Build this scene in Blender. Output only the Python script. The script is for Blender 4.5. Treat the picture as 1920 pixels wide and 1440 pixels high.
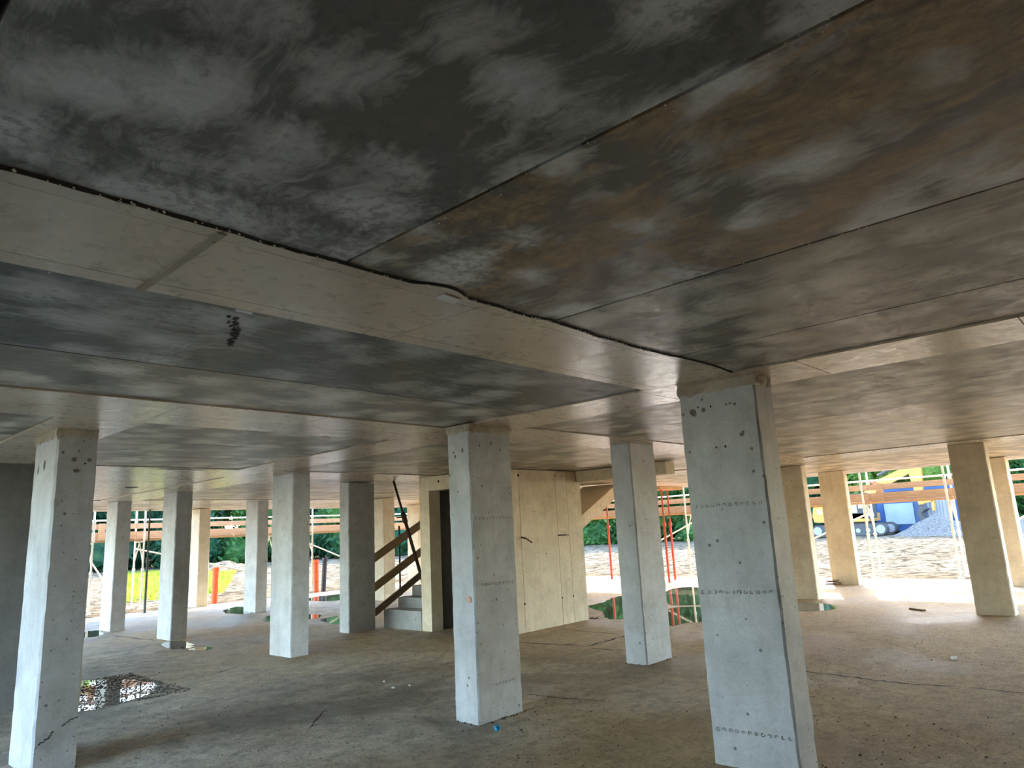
import bpy, bmesh, math, random
from mathutils import Vector, Matrix, noise
for o in list(bpy.data.objects):
    bpy.data.objects.remove(o, do_unlink=True)
scene = bpy.context.scene
COL = scene.collection

# ---------------------------------------------------------------- camera
CAM = Vector((0.0, 0.0, 1.6157))
FWD = Vector((0.72307, 0.66038, 0.20266)); RIGHT = Vector((0.68099, -0.73066, -0.04883)); UP = Vector((-0.11583, -0.17331, 0.97803))
cd = bpy.data.cameras.new('camera'); cam = bpy.data.objects.new('camera', cd); COL.objects.link(cam)
cd.sensor_width = 36.0; cd.lens = 24.753; cd.clip_start = 0.05; cd.clip_end = 600
M = Matrix((RIGHT, UP, -FWD)).transposed().to_4x4(); M.translation = CAM
cam.matrix_world = M
scene.camera = cam

# ---------------------------------------------------------------- sky, sun, exposure
SUN_EL = math.radians(26.8)
SUN_H = Vector((0.925, 0.38, 0)).normalized()
SUN_DIR = Vector((SUN_H.x * math.cos(SUN_EL), SUN_H.y * math.cos(SUN_EL), math.sin(SUN_EL)))
world = bpy.data.worlds.new('sky'); scene.world = world; world.use_nodes = True
wn = world.node_tree; wn.nodes.clear()
sky = wn.nodes.new('ShaderNodeTexSky'); sky.sky_type = 'NISHITA'; sky.sun_disc = False
sky.sun_elevation = SUN_EL; sky.sun_rotation = math.atan2(SUN_H.x, SUN_H.y)
sky.air_density = 1.0; sky.dust_density = 0.8; sky.ozone_density = 1.8
bg = wn.nodes.new('ShaderNodeBackground'); bg.inputs['Strength'].default_value = 0.45
wo = wn.nodes.new('ShaderNodeOutputWorld')
wn.links.new(sky.outputs[0], bg.inputs['Color']); wn.links.new(bg.outputs[0], wo.inputs['Surface'])
sl = bpy.data.lights.new('sun', 'SUN'); sl.energy = 3.0; sl.angle = math.radians(0.53); sl.color = (1.0, 0.86, 0.66)
sun = bpy.data.objects.new('sun', sl); COL.objects.link(sun); sun.location = (40, 16, 30)
sun.rotation_euler = (-SUN_DIR).to_track_quat('-Z', 'Y').to_euler()
scene.view_settings.view_transform = 'Standard'
scene.view_settings.look = 'None'
scene.view_settings.exposure = 2.88
scene.view_settings.gamma = 1.0
scene.view_settings.use_curve_mapping = False
scene.cycles.diffuse_bounces = 8

# ---------------------------------------------------------------- helpers
class MB:
    """collects geometry and links it as one mesh object"""
    def __init__(s): s.v = []; s.f = []; s.smooth = False
    def box(s, x0, x1, y0, y1, z0, z1):
        n = len(s.v)
        s.v += [(x0,y0,z0),(x1,y0,z0),(x1,y1,z0),(x0,y1,z0),(x0,y0,z1),(x1,y0,z1),(x1,y1,z1),(x0,y1,z1)]
        s.f += [tuple(n+i for i in q) for q in ((0,3,2,1),(4,5,6,7),(0,1,5,4),(1,2,6,5),(2,3,7,6),(3,0,4,7))]
        return s
    def bar(s, p0, p1, w, h, up=(0,0,1)):
        p0 = Vector(p0); p1 = Vector(p1); d = (p1-p0).normalized(); up = Vector(up)
        a = d.cross(up)
        if a.length < 1e-4: a = d.cross(Vector((1,0,0)))
        a.normalize(); b = a.cross(d).normalized(); a *= w/2; b *= h/2
        n = len(s.v)
        for p in (p0, p1): s.v += [tuple(p-a-b), tuple(p+a-b), tuple(p+a+b), tuple(p-a+b)]
        s.f += [tuple(n+i for i in q) for q in ((0,1,2,3),(7,6,5,4),(0,4,5,1),(1,5,6,2),(2,6,7,3),(3,7,4,0))]
        return s
    def tube(s, p0, p1, r, n=8, r1=None):
        p0 = Vector(p0); p1 = Vector(p1); d = (p1-p0).normalized(); r1 = r if r1 is None else r1
        a = d.cross(Vector((0,0,1)))
        if a.length < 1e-4: a = Vector((1,0,0))
        a.normalize(); b = a.cross(d).normalized(); k = len(s.v)
        for p, rr in ((p0, r), (p1, r1)):
            for i in range(n):
                t = 2*math.pi*i/n; s.v.append(tuple(p + a*math.cos(t)*rr + b*math.sin(t)*rr))
        for i in range(n):
            j = (i+1) % n; s.f.append((k+i, k+j, k+n+j, k+n+i))
        s.f.append(tuple(k+i for i in reversed(range(n)))); s.f.append(tuple(k+n+i for i in range(n)))
        return s
    def prism(s, pts, axis, a0, a1):
        """polygon pts in the plane across axis, extruded from a0 to a1"""
        n = len(s.v); m = len(pts)
        for a in (a0, a1):
            for (u, w) in pts:
                s.v.append({'x': (a,u,w), 'y': (u,a,w), 'z': (u,w,a)}[axis])
        s.f.append(tuple(n+i for i in range(m))); s.f.append(tuple(n+m+i for i in reversed(range(m))))
        for i in range(m):
            j = (i+1) % m; s.f.append((n+i, n+m+i, n+m+j, n+j))
        return s
    def build(s, name, mat=None, parent=None, smooth=False, loc=None, rot=None):
        me = bpy.data.meshes.new(name); me.from_pydata(s.v, [], s.f); me.update()
        bm = bmesh.new(); bm.from_mesh(me); bmesh.ops.recalc_face_normals(bm, faces=bm.faces); bm.to_mesh(me); bm.free()
        if mat: me.materials.append(mat)
        if smooth: me.polygons.foreach_set('use_smooth', [True]*len(me.polygons))
        return link(name, me, parent, loc, rot)
def link(name, me, parent=None, loc=None, rot=None):
    o = bpy.data.objects.new(name, me); COL.objects.link(o)
    if parent: o.parent = parent
    if loc: o.location = loc
    if rot: o.rotation_euler = rot
    return o
def tag(o, label=None, cat=None, group=None, kind=None):
    if label: o['label'] = label
    if cat: o['category'] = cat
    if group: o['group'] = group
    if kind: o['kind'] = kind
    return o
def empty(name, loc=(0,0,0), rz=0):
    o = bpy.data.objects.new(name, None); COL.objects.link(o); o.location = loc; o.rotation_euler = (0,0,rz); o.empty_display_size = .2
    return o
def copy_tree(o, parent=None):
    c = o.copy(); COL.objects.link(c); c.parent = parent
    for ch in list(o.children): copy_tree(ch, c)
    return c

# ---------------------------------------------------------------- materials
class NT:
    def __init__(s, name):
        s.m = bpy.data.materials.new(name); s.m.use_nodes = True; s.t = s.m.node_tree; s.t.nodes.clear()
        s.out = s.t.nodes.new('ShaderNodeOutputMaterial'); s.b = s.t.nodes.new('ShaderNodeBsdfPrincipled')
        s.t.links.new(s.b.outputs[0], s.out.inputs[0])
    def n(s, typ, ins=None, **kw):
        x = s.t.nodes.new(typ)
        for k, v in kw.items(): setattr(x, k, v)
        for k, v in (ins or {}).items(): s.set(x.inputs[k], v)
        return x
    def set(s, sock, v):
        if isinstance(v, bpy.types.NodeSocket): s.t.links.new(v, sock)
        else: sock.default_value = v
    def math(s, op, a, b=0.0, clamp=False):
        x = s.n('ShaderNodeMath', operation=op, use_clamp=clamp); s.set(x.inputs[0], a); s.set(x.inputs[1], b); return x.outputs[0]
    def coord(s, rnd=False, scale=(1,1,1)):
        tc = s.n('ShaderNodeTexCoord'); v = tc.outputs['Object']
        if rnd:
            oi = s.n('ShaderNodeObjectInfo'); mul = s.math('MULTIPLY', oi.outputs['Random'], 73.0)
            ad = s.n('ShaderNodeVectorMath', operation='ADD'); s.set(ad.inputs[0], v); s.set(ad.inputs[1], mul); v = ad.outputs[0]
        if scale != (1,1,1):
            mp = s.n('ShaderNodeMapping'); s.set(mp.inputs['Vector'], v); mp.inputs['Scale'].default_value = scale; v = mp.outputs[0]
        return v
    def noise(s, vec, scale, detail=4, rough=.55, dist=0.0):
        x = s.n('ShaderNodeTexNoise', {'Vector': vec, 'Scale': scale, 'Detail': detail, 'Roughness': rough, 'Distortion': dist}); return x.outputs['Fac']
    def ramp(s, fac, stops):
        x = s.n('ShaderNodeValToRGB'); s.set(x.inputs[0], fac); e = x.color_ramp.elements
        while len(e) < len(stops): e.new(0.5)
        for i, (p, c) in enumerate(stops):
            e[i].position = p; e[i].color = (c, c, c, 1) if isinstance(c, (int, float)) else (*c, 1)
        return x.outputs[0]
    def mix(s, fac, a, b, blend='MIX'):
        x = s.n('ShaderNodeMix', data_type='RGBA', blend_type=blend)
        s.set(x.inputs[0], fac)
        for i, v in ((6, a), (7, b)): s.set(x.inputs[i], (*v, 1) if isinstance(v, tuple) and len(v) == 3 else v)
        return x.outputs[2]
    def pits(s, vec, scale, size, dens):
        """1 inside small round pits, 0 elsewhere"""
        v = s.n('ShaderNodeTexVoronoi', {'Vector': vec, 'Scale': scale, 'Randomness': 1.0})
        d = s.ramp(v.outputs['Distance'], [(0, 1.0), (size*.6, 1.0), (size, 0.0)])
        sep = s.n('ShaderNodeSeparateColor', {0: v.outputs['Color']})
        g = s.math('GREATER_THAN', sep.outputs[0], 1-dens)
        return s.math('MULTIPLY', d, g)
    def bump(s, h, strength=.3, dist=.01):
        x = s.n('ShaderNodeBump', {'Height': h, 'Strength': strength, 'Distance': dist}); s.set(s.b.inputs['Normal'], x.outputs[0])
    def done(s, color, rough=.7, spec=.5, metal=0.0):
        s.set(s.b.inputs['Base Color'], (*color, 1) if isinstance(color, tuple) else color)
        s.set(s.b.inputs['Roughness'], rough); s.set(s.b.inputs['Specular IOR Level'], spec); s.set(s.b.inputs['Metallic'], metal)
        return s.m

def mat_concrete(name, dark, light, stain=(.30,.24,.16), stain_amt=.3, rough=.75, streak=False, pit=.5):
    t = NT(name); v = t.coord(True)
    base = t.ramp(t.noise(v, 2.6, 6, .6, .3), [(.33, dark), (.67, light)])
    mp = t.n('ShaderNodeMapping', {'Vector': v}); mp.inputs['Scale'].default_value = (14, 14, 1.1)
    st = t.ramp(t.noise(mp.outputs[0], 1.0, 5, .6), [(.45, 1.0), (.75, .90)])
    c = t.mix(1.0, base, st, 'MULTIPLY')
    sm = t.ramp(t.noise(v, 1.1, 5, .6, .6), [(.52, 0.0), (.72, stain_amt)])
    c = t.mix(sm, c, stain)
    c = t.mix(.7, c, t.ramp(t.noise(v, 7, 7, .75, .4), [(.33, .80), (.5, 1.0), (.68, 1.10)]), 'MULTIPLY')
    fine = t.noise(v, 70, 4, .65)
    c = t.mix(.5, c, t.ramp(fine, [(.3, .78), (.65, 1.12)]), 'MULTIPLY')
    p1 = t.pits(v, 24, .19, pit*.55); p2 = t.pits(v, 8, .11, pit*1.2)
    p = t.math('MAXIMUM', p1, p2)
    c = t.mix(t.math('MULTIPLY', p, .75), c, (.07,.065,.055))
    h = t.math('SUBTRACT', t.math('MULTIPLY', fine, .35), p); h = t.math('ADD', h, t.math('MULTIPLY', t.noise(v, 9, 3), .5))
    t.bump(h, .35, .006)
    return t.done(c, t.ramp(fine, [(.2, rough-.12), (.8, rough+.08)]), .4)

def mat_plank(name, dark, mid, light, brown, seed, rough=.42, cell=2.9, along='y'):
    """weathered plank soffit: pale soft-edged pads, darker bands between them, brushed streaks along the plank"""
    t = NT(name); v0 = t.coord(False)
    mp = t.n('ShaderNodeMapping', {'Vector': v0}); mp.inputs['Location'].default_value = (seed*3.1, seed*7.7, 0); v = mp.outputs[0]
    wn_ = t.n('ShaderNodeTexNoise', {'Vector': v, 'Scale': 3.0, 'Detail': 3.0})
    wv = t.n('ShaderNodeVectorMath', operation='MULTIPLY_ADD'); t.set(wv.inputs[0], wn_.outputs['Color']); wv.inputs[1].default_value = (.28,.28,0); t.set(wv.inputs[2], v)
    vo = t.n('ShaderNodeTexVoronoi', {'Vector': wv.outputs[0], 'Scale': cell, 'Randomness': .75, 'Smoothness': .35}, feature='SMOOTH_F1')
    pad = t.ramp(vo.outputs['Distance'], [(.12, 1.0), (.62, 0.0)])
    n1 = t.noise(v, 1.8, 5, .55, .4)
    sm = t.n('ShaderNodeMapping', {'Vector': wv.outputs[0]}); sm.inputs['Scale'].default_value = (9, 1.7, 1) if along == 'y' else (1.7, 9, 1)
    st = t.noise(sm.outputs[0], 2.6, 6, .7, .3)
    n2 = t.noise(v, 8.0, 6, .72, .4)
    f = t.math('ADD', t.math('MULTIPLY', pad, .22), t.math('MULTIPLY', n1, .46))
    f = t.math('ADD', f, t.math('MULTIPLY', st, .30)); f = t.math('ADD', f, t.math('MULTIPLY', n2, .16))
    c = t.ramp(f, [(.47, dark), (.555, mid), (.65, light)])
    b = t.ramp(t.math('ADD', t.math('MULTIPLY', t.noise(v, 1.5, 5, .6, .9), .75), t.math('MULTIPLY', st, .25)), [(.485, 0.0), (.56, brown)])
    b = t.math('MULTIPLY', b, t.ramp(pad, [(.55, 1.0), (.95, .35)]))
    c = t.mix(b, c, t.ramp(t.math('ADD', t.math('MULTIPLY', n2, .5), t.math('MULTIPLY', st, .5)), [(.35, (.15,.098,.05)), (.65, (.58,.41,.22))]))
    mould = t.ramp(t.math('MULTIPLY', t.noise(v, 1.4, 5, .6, .3), t.noise(v, 30, 5, .75)), [(.28, 0.0), (.36, .55)])
    c = t.mix(mould, c, tuple(x*.35 for x in dark))
    fine = t.noise(v, 60, 4, .7)
    c = t.mix(.55, c, t.ramp(fine, [(.3, .75), (.7, 1.15)]), 'MULTIPLY')
    t.bump(t.math('ADD', t.math('MULTIPLY', fine, .5), n2), .22, .006)
    return t.done(c, t.ramp(n2, [(.3, rough-.08), (.7, rough+.16)]), .5)

def mat_band(name, c1, c2, c3, seed, rough=.3):
    t = NT(name); v0 = t.coord(False)
    mp = t.n('ShaderNodeMapping', {'Vector': v0}); mp.inputs['Location'].default_value = (seed*5.3, seed*2.9, 0); v = mp.outputs[0]
    oi = t.n('ShaderNodeObjectInfo')
    n1 = t.noise(v, 1.9, 6, .6, .4); n2 = t.noise(v, 12, 6, .7, .5)
    c = t.ramp(n1, [(.35, c1), (.5, c2), (.68, c3)])
    c = t.mix(t.ramp(n2, [(.55, 0.0), (.8, .35)]), c, tuple(x*.55 for x in c1))
    c = t.mix(1.0, c, t.ramp(oi.outputs['Random'], [(0, .88), (1, 1.08)]), 'MULTIPLY')
    sc = t.n('ShaderNodeMapping', {'Vector': v}); sc.inputs['Scale'].default_value = (3, 22, 1)
    scr = t.ramp(t.noise(sc.outputs[0], 1.6, 5, .7), [(.65, 0.0), (.74, .28)])
    c = t.mix(scr, c, (.16,.10,.06))
    t.bump(t.math('ADD', n2, t.noise(v, 3, 3)), .12, .006)
    return t.done(c, t.ramp(n2, [(.3, rough-.05), (.75, rough+.14)]), .5)

def mat_floor():
    t = NT('floor concrete'); v = t.coord(False)
    n1 = t.noise(v, .55, 7, .62, .7); n2 = t.noise(v, 3.2, 7, .68, .6); n3 = t.noise(v, 38, 5, .7)
    big = t.noise(v, .23, 4, .55, .3)
    c = t.ramp(n1, [(.36, (.30,.255,.20)), (.47, (.53,.455,.36)), (.60, (.72,.625,.49))])
    c = t.mix(t.ramp(n2, [(.33, .55), (.60, 0.0)]), c, (.21,.18,.145))
    sx = t.n('ShaderNodeSeparateXYZ', {0: v}); mud_warm_light = t.math('ADD', big, t.math('MULTIPLY', t.math('SUBTRACT', sx.outputs[0], t.math('MULTIPLY', sx.outputs[1], .6)), .022))  # tan mud patches; the rise toward the right paints in warm light
    c = t.mix(t.ramp(mud_warm_light, [(.40, 0.0), (.62, .88)]), c, t.ramp(n1, [(.35, (.36,.243,.125)), (.6, (.56,.40,.218))]))
    mp = t.n('ShaderNodeMapping', {'Vector': v}); mp.inputs['Scale'].default_value = (1.2, 6, 1); mp.inputs['Rotation'].default_value = (0,0,-.8)
    sk = t.ramp(t.noise(mp.outputs[0], 3.2, 6, .75, .3), [(.60, 0.0), (.70, .6)])
    c = t.mix(sk, c, (.15,.13,.105))
    c = t.mix(t.ramp(t.noise(v, 13, 7, .8), [(.565, 0.0), (.66, .8)]), c, (.12,.10,.085))
    c = t.mix(.85, c, t.ramp(n3, [(.3, .6), (.7, 1.28)]), 'MULTIPLY')
    c = t.mix(.8, c, t.ramp(t.noise(v, 7.5, 7, .78, .5), [(.34, .62), (.5, 1.0), (.66, 1.25)]), 'MULTIPLY')
    h = t.math('ADD', t.math('ADD', t.math('MULTIPLY', n3, .45), t.math('MULTIPLY', n2, .9)), t.math('MULTIPLY', t.noise(v, 16, 6, .8), 1.1))
    t.bump(h, .9, .016)
    r = t.math('ADD', t.math('MULTIPLY', t.ramp(n1, [(.38, .52), (.58, .85)]), .75), t.math('MULTIPLY', n3, .25))
    return t.done(c, r, .12)

def mat_ground():
    t = NT('dry earth'); v = t.coord(False)
    n1 = t.noise(v, .35, 7, .65, .5); n2 = t.noise(v, 2.6, 7, .72, .5); n3 = t.noise(v, 14, 5, .7)
    c = t.ramp(n1, [(.3, (.14,.108,.068)), (.5, (.21,.168,.112)), (.7, (.265,.22,.155))])
    c = t.mix(t.ramp(n2, [(.40, .9), (.54, 0.0)]), c, (.035,.027,.018))
    c = t.mix(.6, c, t.ramp(n3, [(.3, .7), (.7, 1.2)]), 'MULTIPLY')
    t.bump(t.math('ADD', n2, t.math('MULTIPLY', n3, .5)), .9, .12)
    return t.done(c, 1.0, 0.0)

def mat_wood(name, c1, c2, c3=(.20,.11,.05)):
    t = NT(name); v = t.coord(True)
    mp = t.n('ShaderNodeMapping', {'Vector': v}); mp.inputs['Scale'].default_value = (2, 2, 26)
    n = t.noise(mp.outputs[0], 1.6, 5, .65, .8)
    c = t.ramp(n, [(.32, c1), (.6, c2)])
    k = t.pits(v, 3.5, .05, .5); c = t.mix(k, c, c3)
    t.bump(n, .3, .004)
    return t.done(c, .75, .3)

def mat_plain(name, col, rough=.6, metal=0.0, var=.15, scale=6.0, spec=.4):
    t = NT(name); v = t.coord(True)
    n = t.noise(v, scale, 5, .65, .3)
    c = t.ramp(n, [(.3, tuple(x*(1-var*1.6) for x in col)), (.65, tuple(min(1, x*(1+var)) for x in col))])
    t.bump(n, .15, .004)
    return t.done(c, t.ramp(n, [(.3, max(.05, rough-.08)), (.7, min(1, rough+.1))]), spec, metal)

def mat_leaf(name, c1, c2, c3):
    t = NT(name); v = t.coord(True)
    n = t.noise(v, .8, 3, .6); n2 = t.noise(v, 6.0, 3, .6)
    f = t.math('ADD', t.math('MULTIPLY', n, .5), t.math('MULTIPLY', n2, .5))
    c = t.ramp(f, [(.34, c1), (.5, c2), (.66, c3)])
    t.done(c, .6, .25)
    tr = t.n('ShaderNodeBsdfTranslucent', {'Color': c}); ms = t.n('ShaderNodeMixShader', {0: .5})
    t.t.links.new(t.b.outputs[0], ms.inputs[1]); t.t.links.new(tr.outputs[0], ms.inputs[2]); t.t.links.new(ms.outputs[0], t.out.inputs[0])
    return t.m

def mat_water():
    t = NT('puddle water'); v = t.coord(False)
    n = t.noise(v, 5, 3, .5)
    t.bump(n, .02, .01)
    return t.done(t.ramp(n, [(.3, (.09,.085,.075)), (.7, (.15,.135,.11))]), .03, .8)

def mat_glass(name, col):
    t = NT(name); v = t.coord(False); n = t.noise(v, 2, 2)
    return t.done(t.ramp(n, [(.3, tuple(x*.8 for x in col)), (.7, col)]), .08, .8)

COLUMN = mat_concrete('column concrete', (.47,.475,.485), (.60,.612,.625), (.36,.32,.25), .30, .62)
COREC = mat_concrete('wall concrete', (.65,.54,.38), (.77,.655,.48), (.47,.34,.20), .35, .7, pit=.35)
WARMC = mat_concrete('warm lit column concrete', (.60,.51,.375), (.72,.63,.48), (.46,.36,.23), .3, .7, pit=.3)  # column concrete with warm light put into its colour
STAIRC = mat_concrete('stair concrete', (.36,.36,.34), (.47,.47,.45), (.25,.22,.18), .4, .75)
DARKC = mat_concrete('damp dark concrete', (.12,.12,.115), (.17,.17,.16), (.09,.09,.08), .3, .6)  # darkened base colour; inside the core it stands for shade
MORTAR = mat_concrete('mortar joint', (.38,.33,.25), (.62,.56,.44), (.26,.20,.13), .6, .95, pit=.9)
PL_GREY = mat_plank('slab soffit grey', (.18,.182,.17), (.52,.52,.515), (.78,.78,.79), .08, 1, .46, 3.5)
PL_GREYX = mat_plank('slab soffit grey along', (.11,.112,.10), (.33,.33,.32), (.54,.54,.53), .10, 5, .44, 2.6, 'x')
PL_BROWN = mat_plank('slab soffit rust stained', (.19,.17,.14), (.58,.555,.515), (.90,.89,.88), .95, 2, .44, 3.5)
PL_MID = mat_plank('slab soffit pale', (.20,.18,.145), (.50,.465,.39), (.72,.675,.59), .30, 3, .40, 3.3)
PL_MIDX = mat_plank('slab soffit pale along', (.22,.20,.16), (.56,.515,.43), (.76,.71,.62), .30, 6, .40, 2.6, 'x')
PL_FAR = mat_plank('slab soffit buff', (.25,.22,.17), (.49,.435,.35), (.64,.58,.48), .25, 4, .36, 2.4)
PL_FARX = mat_plank('slab soffit buff along', (.25,.22,.17), (.49,.435,.35), (.64,.58,.48), .25, 7, .36, 2.4, 'x')
BAND = mat_band('poured strip buff', (.58,.475,.35), (.70,.58,.435), (.77,.66,.51), 1, .27)
BAND2 = mat_band('poured strip pinkish', (.46,.36,.28), (.57,.455,.36), (.63,.53,.43), 2, .27)
BANDF = mat_band('poured strip pale', (.52,.46,.375), (.62,.555,.455), (.68,.62,.53), 3, .24)
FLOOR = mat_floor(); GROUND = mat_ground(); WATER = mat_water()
JOINT = mat_plain('dark joint', (.045,.04,.034), .9)
WOOD = mat_wood('pine board', (.42,.24,.12), (.60,.39,.22))
WOOD_D = mat_wood('weathered brown board', (.115,.072,.038), (.21,.135,.075))
WOOD_M = mat_wood('tan rail board', (.30,.19,.095), (.44,.30,.165))
STEEL = mat_plain('galvanised steel', (.62,.61,.57), .42, .35, .12)
STEELW = mat_plain('pale painted steel', (.72,.69,.60), .5, 0.0, .12)
RUST = mat_plain('dark rusted steel', (.085,.052,.04), .75, .2, .3)
PROPD = mat_plain('dark steel prop', (.07,.068,.062), .6, .4, .3)
RED = mat_plain('red painted steel', (.52,.075,.035), .5, 0.0, .2)
ORANGE = mat_plain('orange plastic pipe', (.72,.115,.025), .45, 0.0, .12)
BLACKP = mat_plain('black plastic pipe', (.035,.035,.055), .4, 0.0, .15)
YELLOW = mat_plain('machine yellow', (.36,.165,.022), .42, 0.0, .12, 2)
DARKM = mat_plain('machine black rubber', (.045,.043,.042), .75, 0.0, .3)
CHROME = mat_plain('hydraulic rod steel', (.5,.5,.5), .3, .8, .1)
GLASS = mat_glass('cab glass', (.06,.10,.11))
BLUE = mat_plain('container blue', (.014,.05,.145), .5, 0.0, .12, 1.5)
PANEL = mat_plain('pale panel', (.22,.27,.31), .5, 0.0, .1, 1.0)
CORRU = mat_plain('grey corrugated steel', (.20,.20,.22), .55, .1, .1)
GRAVEL = mat_plain('grey gravel', (.105,.095,.085), .95, 0.0, .45, 9)
WHITE = mat_plain('white paper', (.90,.91,.92), .7, 0.0, .03)
GRAIN = mat_plain('white mortar crumbs', (.90,.87,.80), .9, 0.0, .05)
SKYBLUE = mat_plain('blue wrapper film', (.02,.28,.52), .3, 0.0, .45, 40)
PAINT = mat_plain('orange spray paint', (.66,.40,.27), .8, 0.0, .15, 30)
MARK = mat_plain('grey stain mark', (.185,.175,.145), .9, 0.0, .2, 40)
HOLE = mat_plain('dark tie hole', (.02,.018,.015), .95)
LEAF = [mat_leaf('leaf mid green', (.017,.055,.017), (.04,.12,.032), (.12,.24,.045)),
        mat_leaf('leaf deep green', (.009,.042,.025), (.02,.085,.045), (.055,.14,.05)),
        mat_leaf('leaf light green', (.045,.105,.02), (.115,.21,.035), (.25,.34,.055))]
GRASS = mat_leaf('meadow grass', (.11,.16,.015), (.20,.26,.02), (.28,.32,.04))
BARK = mat_plain('bark', (.09,.065,.045), .9, 0.0, .3)

R = random.Random(7)
SLAB_X0, SLAB_X1, SLAB_Y0, SLAB_Y1 = -3.2, 19.3, -3.6, 20.1  # low x and y edges are unseen, placed for how light enters
ZC = 2.6                                    # soffit of the poured strips
ZP = 2.612                                  # soffit of the planks

# ---------------------------------------------------------------- floor
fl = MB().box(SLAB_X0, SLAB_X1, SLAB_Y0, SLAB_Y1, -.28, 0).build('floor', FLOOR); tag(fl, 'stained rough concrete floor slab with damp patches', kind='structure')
def strip(pts, w, z=.0015, seed=0):
    """thin uneven line lying on the floor"""
    r = random.Random(seed); P = []
    for (a, b) in zip(pts[:-1], pts[1:]):
        for i in range(10):
            P.append(Vector(a).lerp(Vector(b), i/10))
    P.append(Vector(pts[-1])); m = MB(); L = []; Q = []
    for i, p in enumerate(P):
        d = (P[min(i+1, len(P)-1)] - P[max(i-1, 0)]).normalized(); nrm = Vector((-d.y, d.x))
        ww = w*(.4+r.random()*.9)*(.3 if i in (0, len(P)-1) else 1); off = nrm*(r.random()-.5)*w*1.2
        L.append(p+off+nrm*ww/2); Q.append(p+off-nrm*ww/2)
    m.v = [(q.x, q.y, z) for q in L] + [(q.x, q.y, z) for q in Q]; k = len(P)
    m.f = [(i, i+1, k+i+1, k+i) for i in range(k-1)]
    return m
for i, (pts, w) in enumerate([([(7.95,7.4),(8.1,6.39)], .045), ([(8.11,6.26),(9.12,6.31)], .05), ([(9.27,7.62),(9.18,6.42)], .03), ([(8.02,6.15),(8.05,5.6)], .03),
        ([(7.89,3.5),(7.79,2.68),(7.73,2.21),(7.82,1.79)], .035), ([(7.82,1.67),(7.81,1.1)], .025), ([(6.18,7.11),(7.16,6.98)], .03), ([(3.52,11.55),(4.41,11.28)], .03),
        ([(4.3,9.37),(4.78,9.56)], .025), ([(5.12,15.72),(5.26,13.72)], .05), ([(5.56,5.07),(5.61,4.63),(5.73,4.22)], .018), ([(4.69,13.11),(5.29,13.1)], .03), ([(3.6,5.9),(4.1,6.4)], .02)]):
    strip(pts, w, seed=i).build('floor_crack', JOINT, fl)

# loose crumbs of dirt over the whole floor (nobody could count them)
m = MB(); r = random.Random(77)
for i in range(3400):
    d = 2.2+11*r.random()**1.5; a = math.radians(r.uniform(3, 80)); px = d*math.cos(a); py = d*math.sin(a)
    if noise.noise((px*.6, py*.6, 9)) < r.uniform(-.35, .15): continue
    q = r.uniform(.003, .010)*(1+.5*(r.random() > .93)); e = r.uniform(.6, 1.6); n = len(m.v)
    m.v += [(px-q*e,py,0),(px,py-q,0),(px+q*e,py,0),(px,py+q,0),(px+q*.2,py,q*.8)]; m.f += [(n,n+1,n+4),(n+1,n+2,n+4),(n+2,n+3,n+4),(n+3,n,n+4)]
tag(m.build('dirt_crumbs', GRAVEL, fl), kind='stuff')

# ---------------------------------------------------------------- ceiling: backing slab, planks and poured strips
ceil = MB().box(SLAB_X0, SLAB_X1+.1, SLAB_Y0, SLAB_Y1+.6, 2.66, 2.95).build('ceiling', JOINT); tag(ceil, 'underside of a concrete slab made of stained planks and smooth poured strips', kind='structure')
def panel(x0, x1, y0, y1, z, mat, name='ceiling_panel', g=.007):
    return MB().box(x0+g, x1-g, y0+g, y1-g, z, 2.665).build(name, mat, ceil)
CX1 = SLAB_X1+.1; CY1 = SLAB_Y1+.6
# planks running along y, in front of the first poured strip
for a, b, m in [(SLAB_X0,-.97,PL_GREY),(-.97,.22,PL_GREY),(.22,1.41,PL_GREY),(1.41,2.61,PL_BROWN),(2.61,3.81,PL_MID),(3.81,4.55,PL_MID)]:
    panel(a, b, SLAB_Y0, 2.16, ZP, m)
# first poured strip: wavy front edge, three boards wide
def wavy_board(x0, x1):
    n = max(4, int((x1-x0)/.05)); m = MB(); top = 2.665
    xs = [x0+.002+(x1-x0-.004)*i/n for i in range(n+1)]
    ys = [2.095 + .035*noise.noise((x*1.3, 1.7, 0)) + .022*noise.noise((x*4.1, 3.3, 0)) + .010*noise.noise((x*15, 5, 0)) - (.05 if 1.72 < x < 2.02 else 0)*math.sin(max(0, min(1, (x-1.72)/.3))*math.pi) for x in xs]
    for x, y in zip(xs, ys): m.v += [(x, y, ZC), (x, 2.156, ZC), (x, y, top), (x, 2.156, top)]
    for i in range(n):
        a = 4*i; b = a+4
        m.f += [(a, a+1, b+1, b), (a, b, b+2, a+2), (a+2, b+2, b+3, a+3)]
    return m
def wavy_y(x): return 2.095 + .035*noise.noise((x*1.3, 1.7, 0)) + .022*noise.noise((x*4.1, 3.3, 0)) + .010*noise.noise((x*15, 5, 0)) - (.05 if 1.72 < x < 2.02 else 0)*math.sin(max(0, min(1, (x-1.72)/.3))*math.pi)
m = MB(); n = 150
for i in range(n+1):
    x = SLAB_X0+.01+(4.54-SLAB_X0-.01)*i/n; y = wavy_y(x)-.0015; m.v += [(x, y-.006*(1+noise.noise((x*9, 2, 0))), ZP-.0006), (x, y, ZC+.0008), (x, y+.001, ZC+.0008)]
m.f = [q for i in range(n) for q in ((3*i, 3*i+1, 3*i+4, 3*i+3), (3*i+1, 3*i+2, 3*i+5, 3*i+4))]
m.build('edge_shadow', JOINT, ceil)  # dark strip painting the shadow gap along the wavy edge
JX = [SLAB_X0, -.24, .95, 2.14, 3.33, 4.55]
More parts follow.
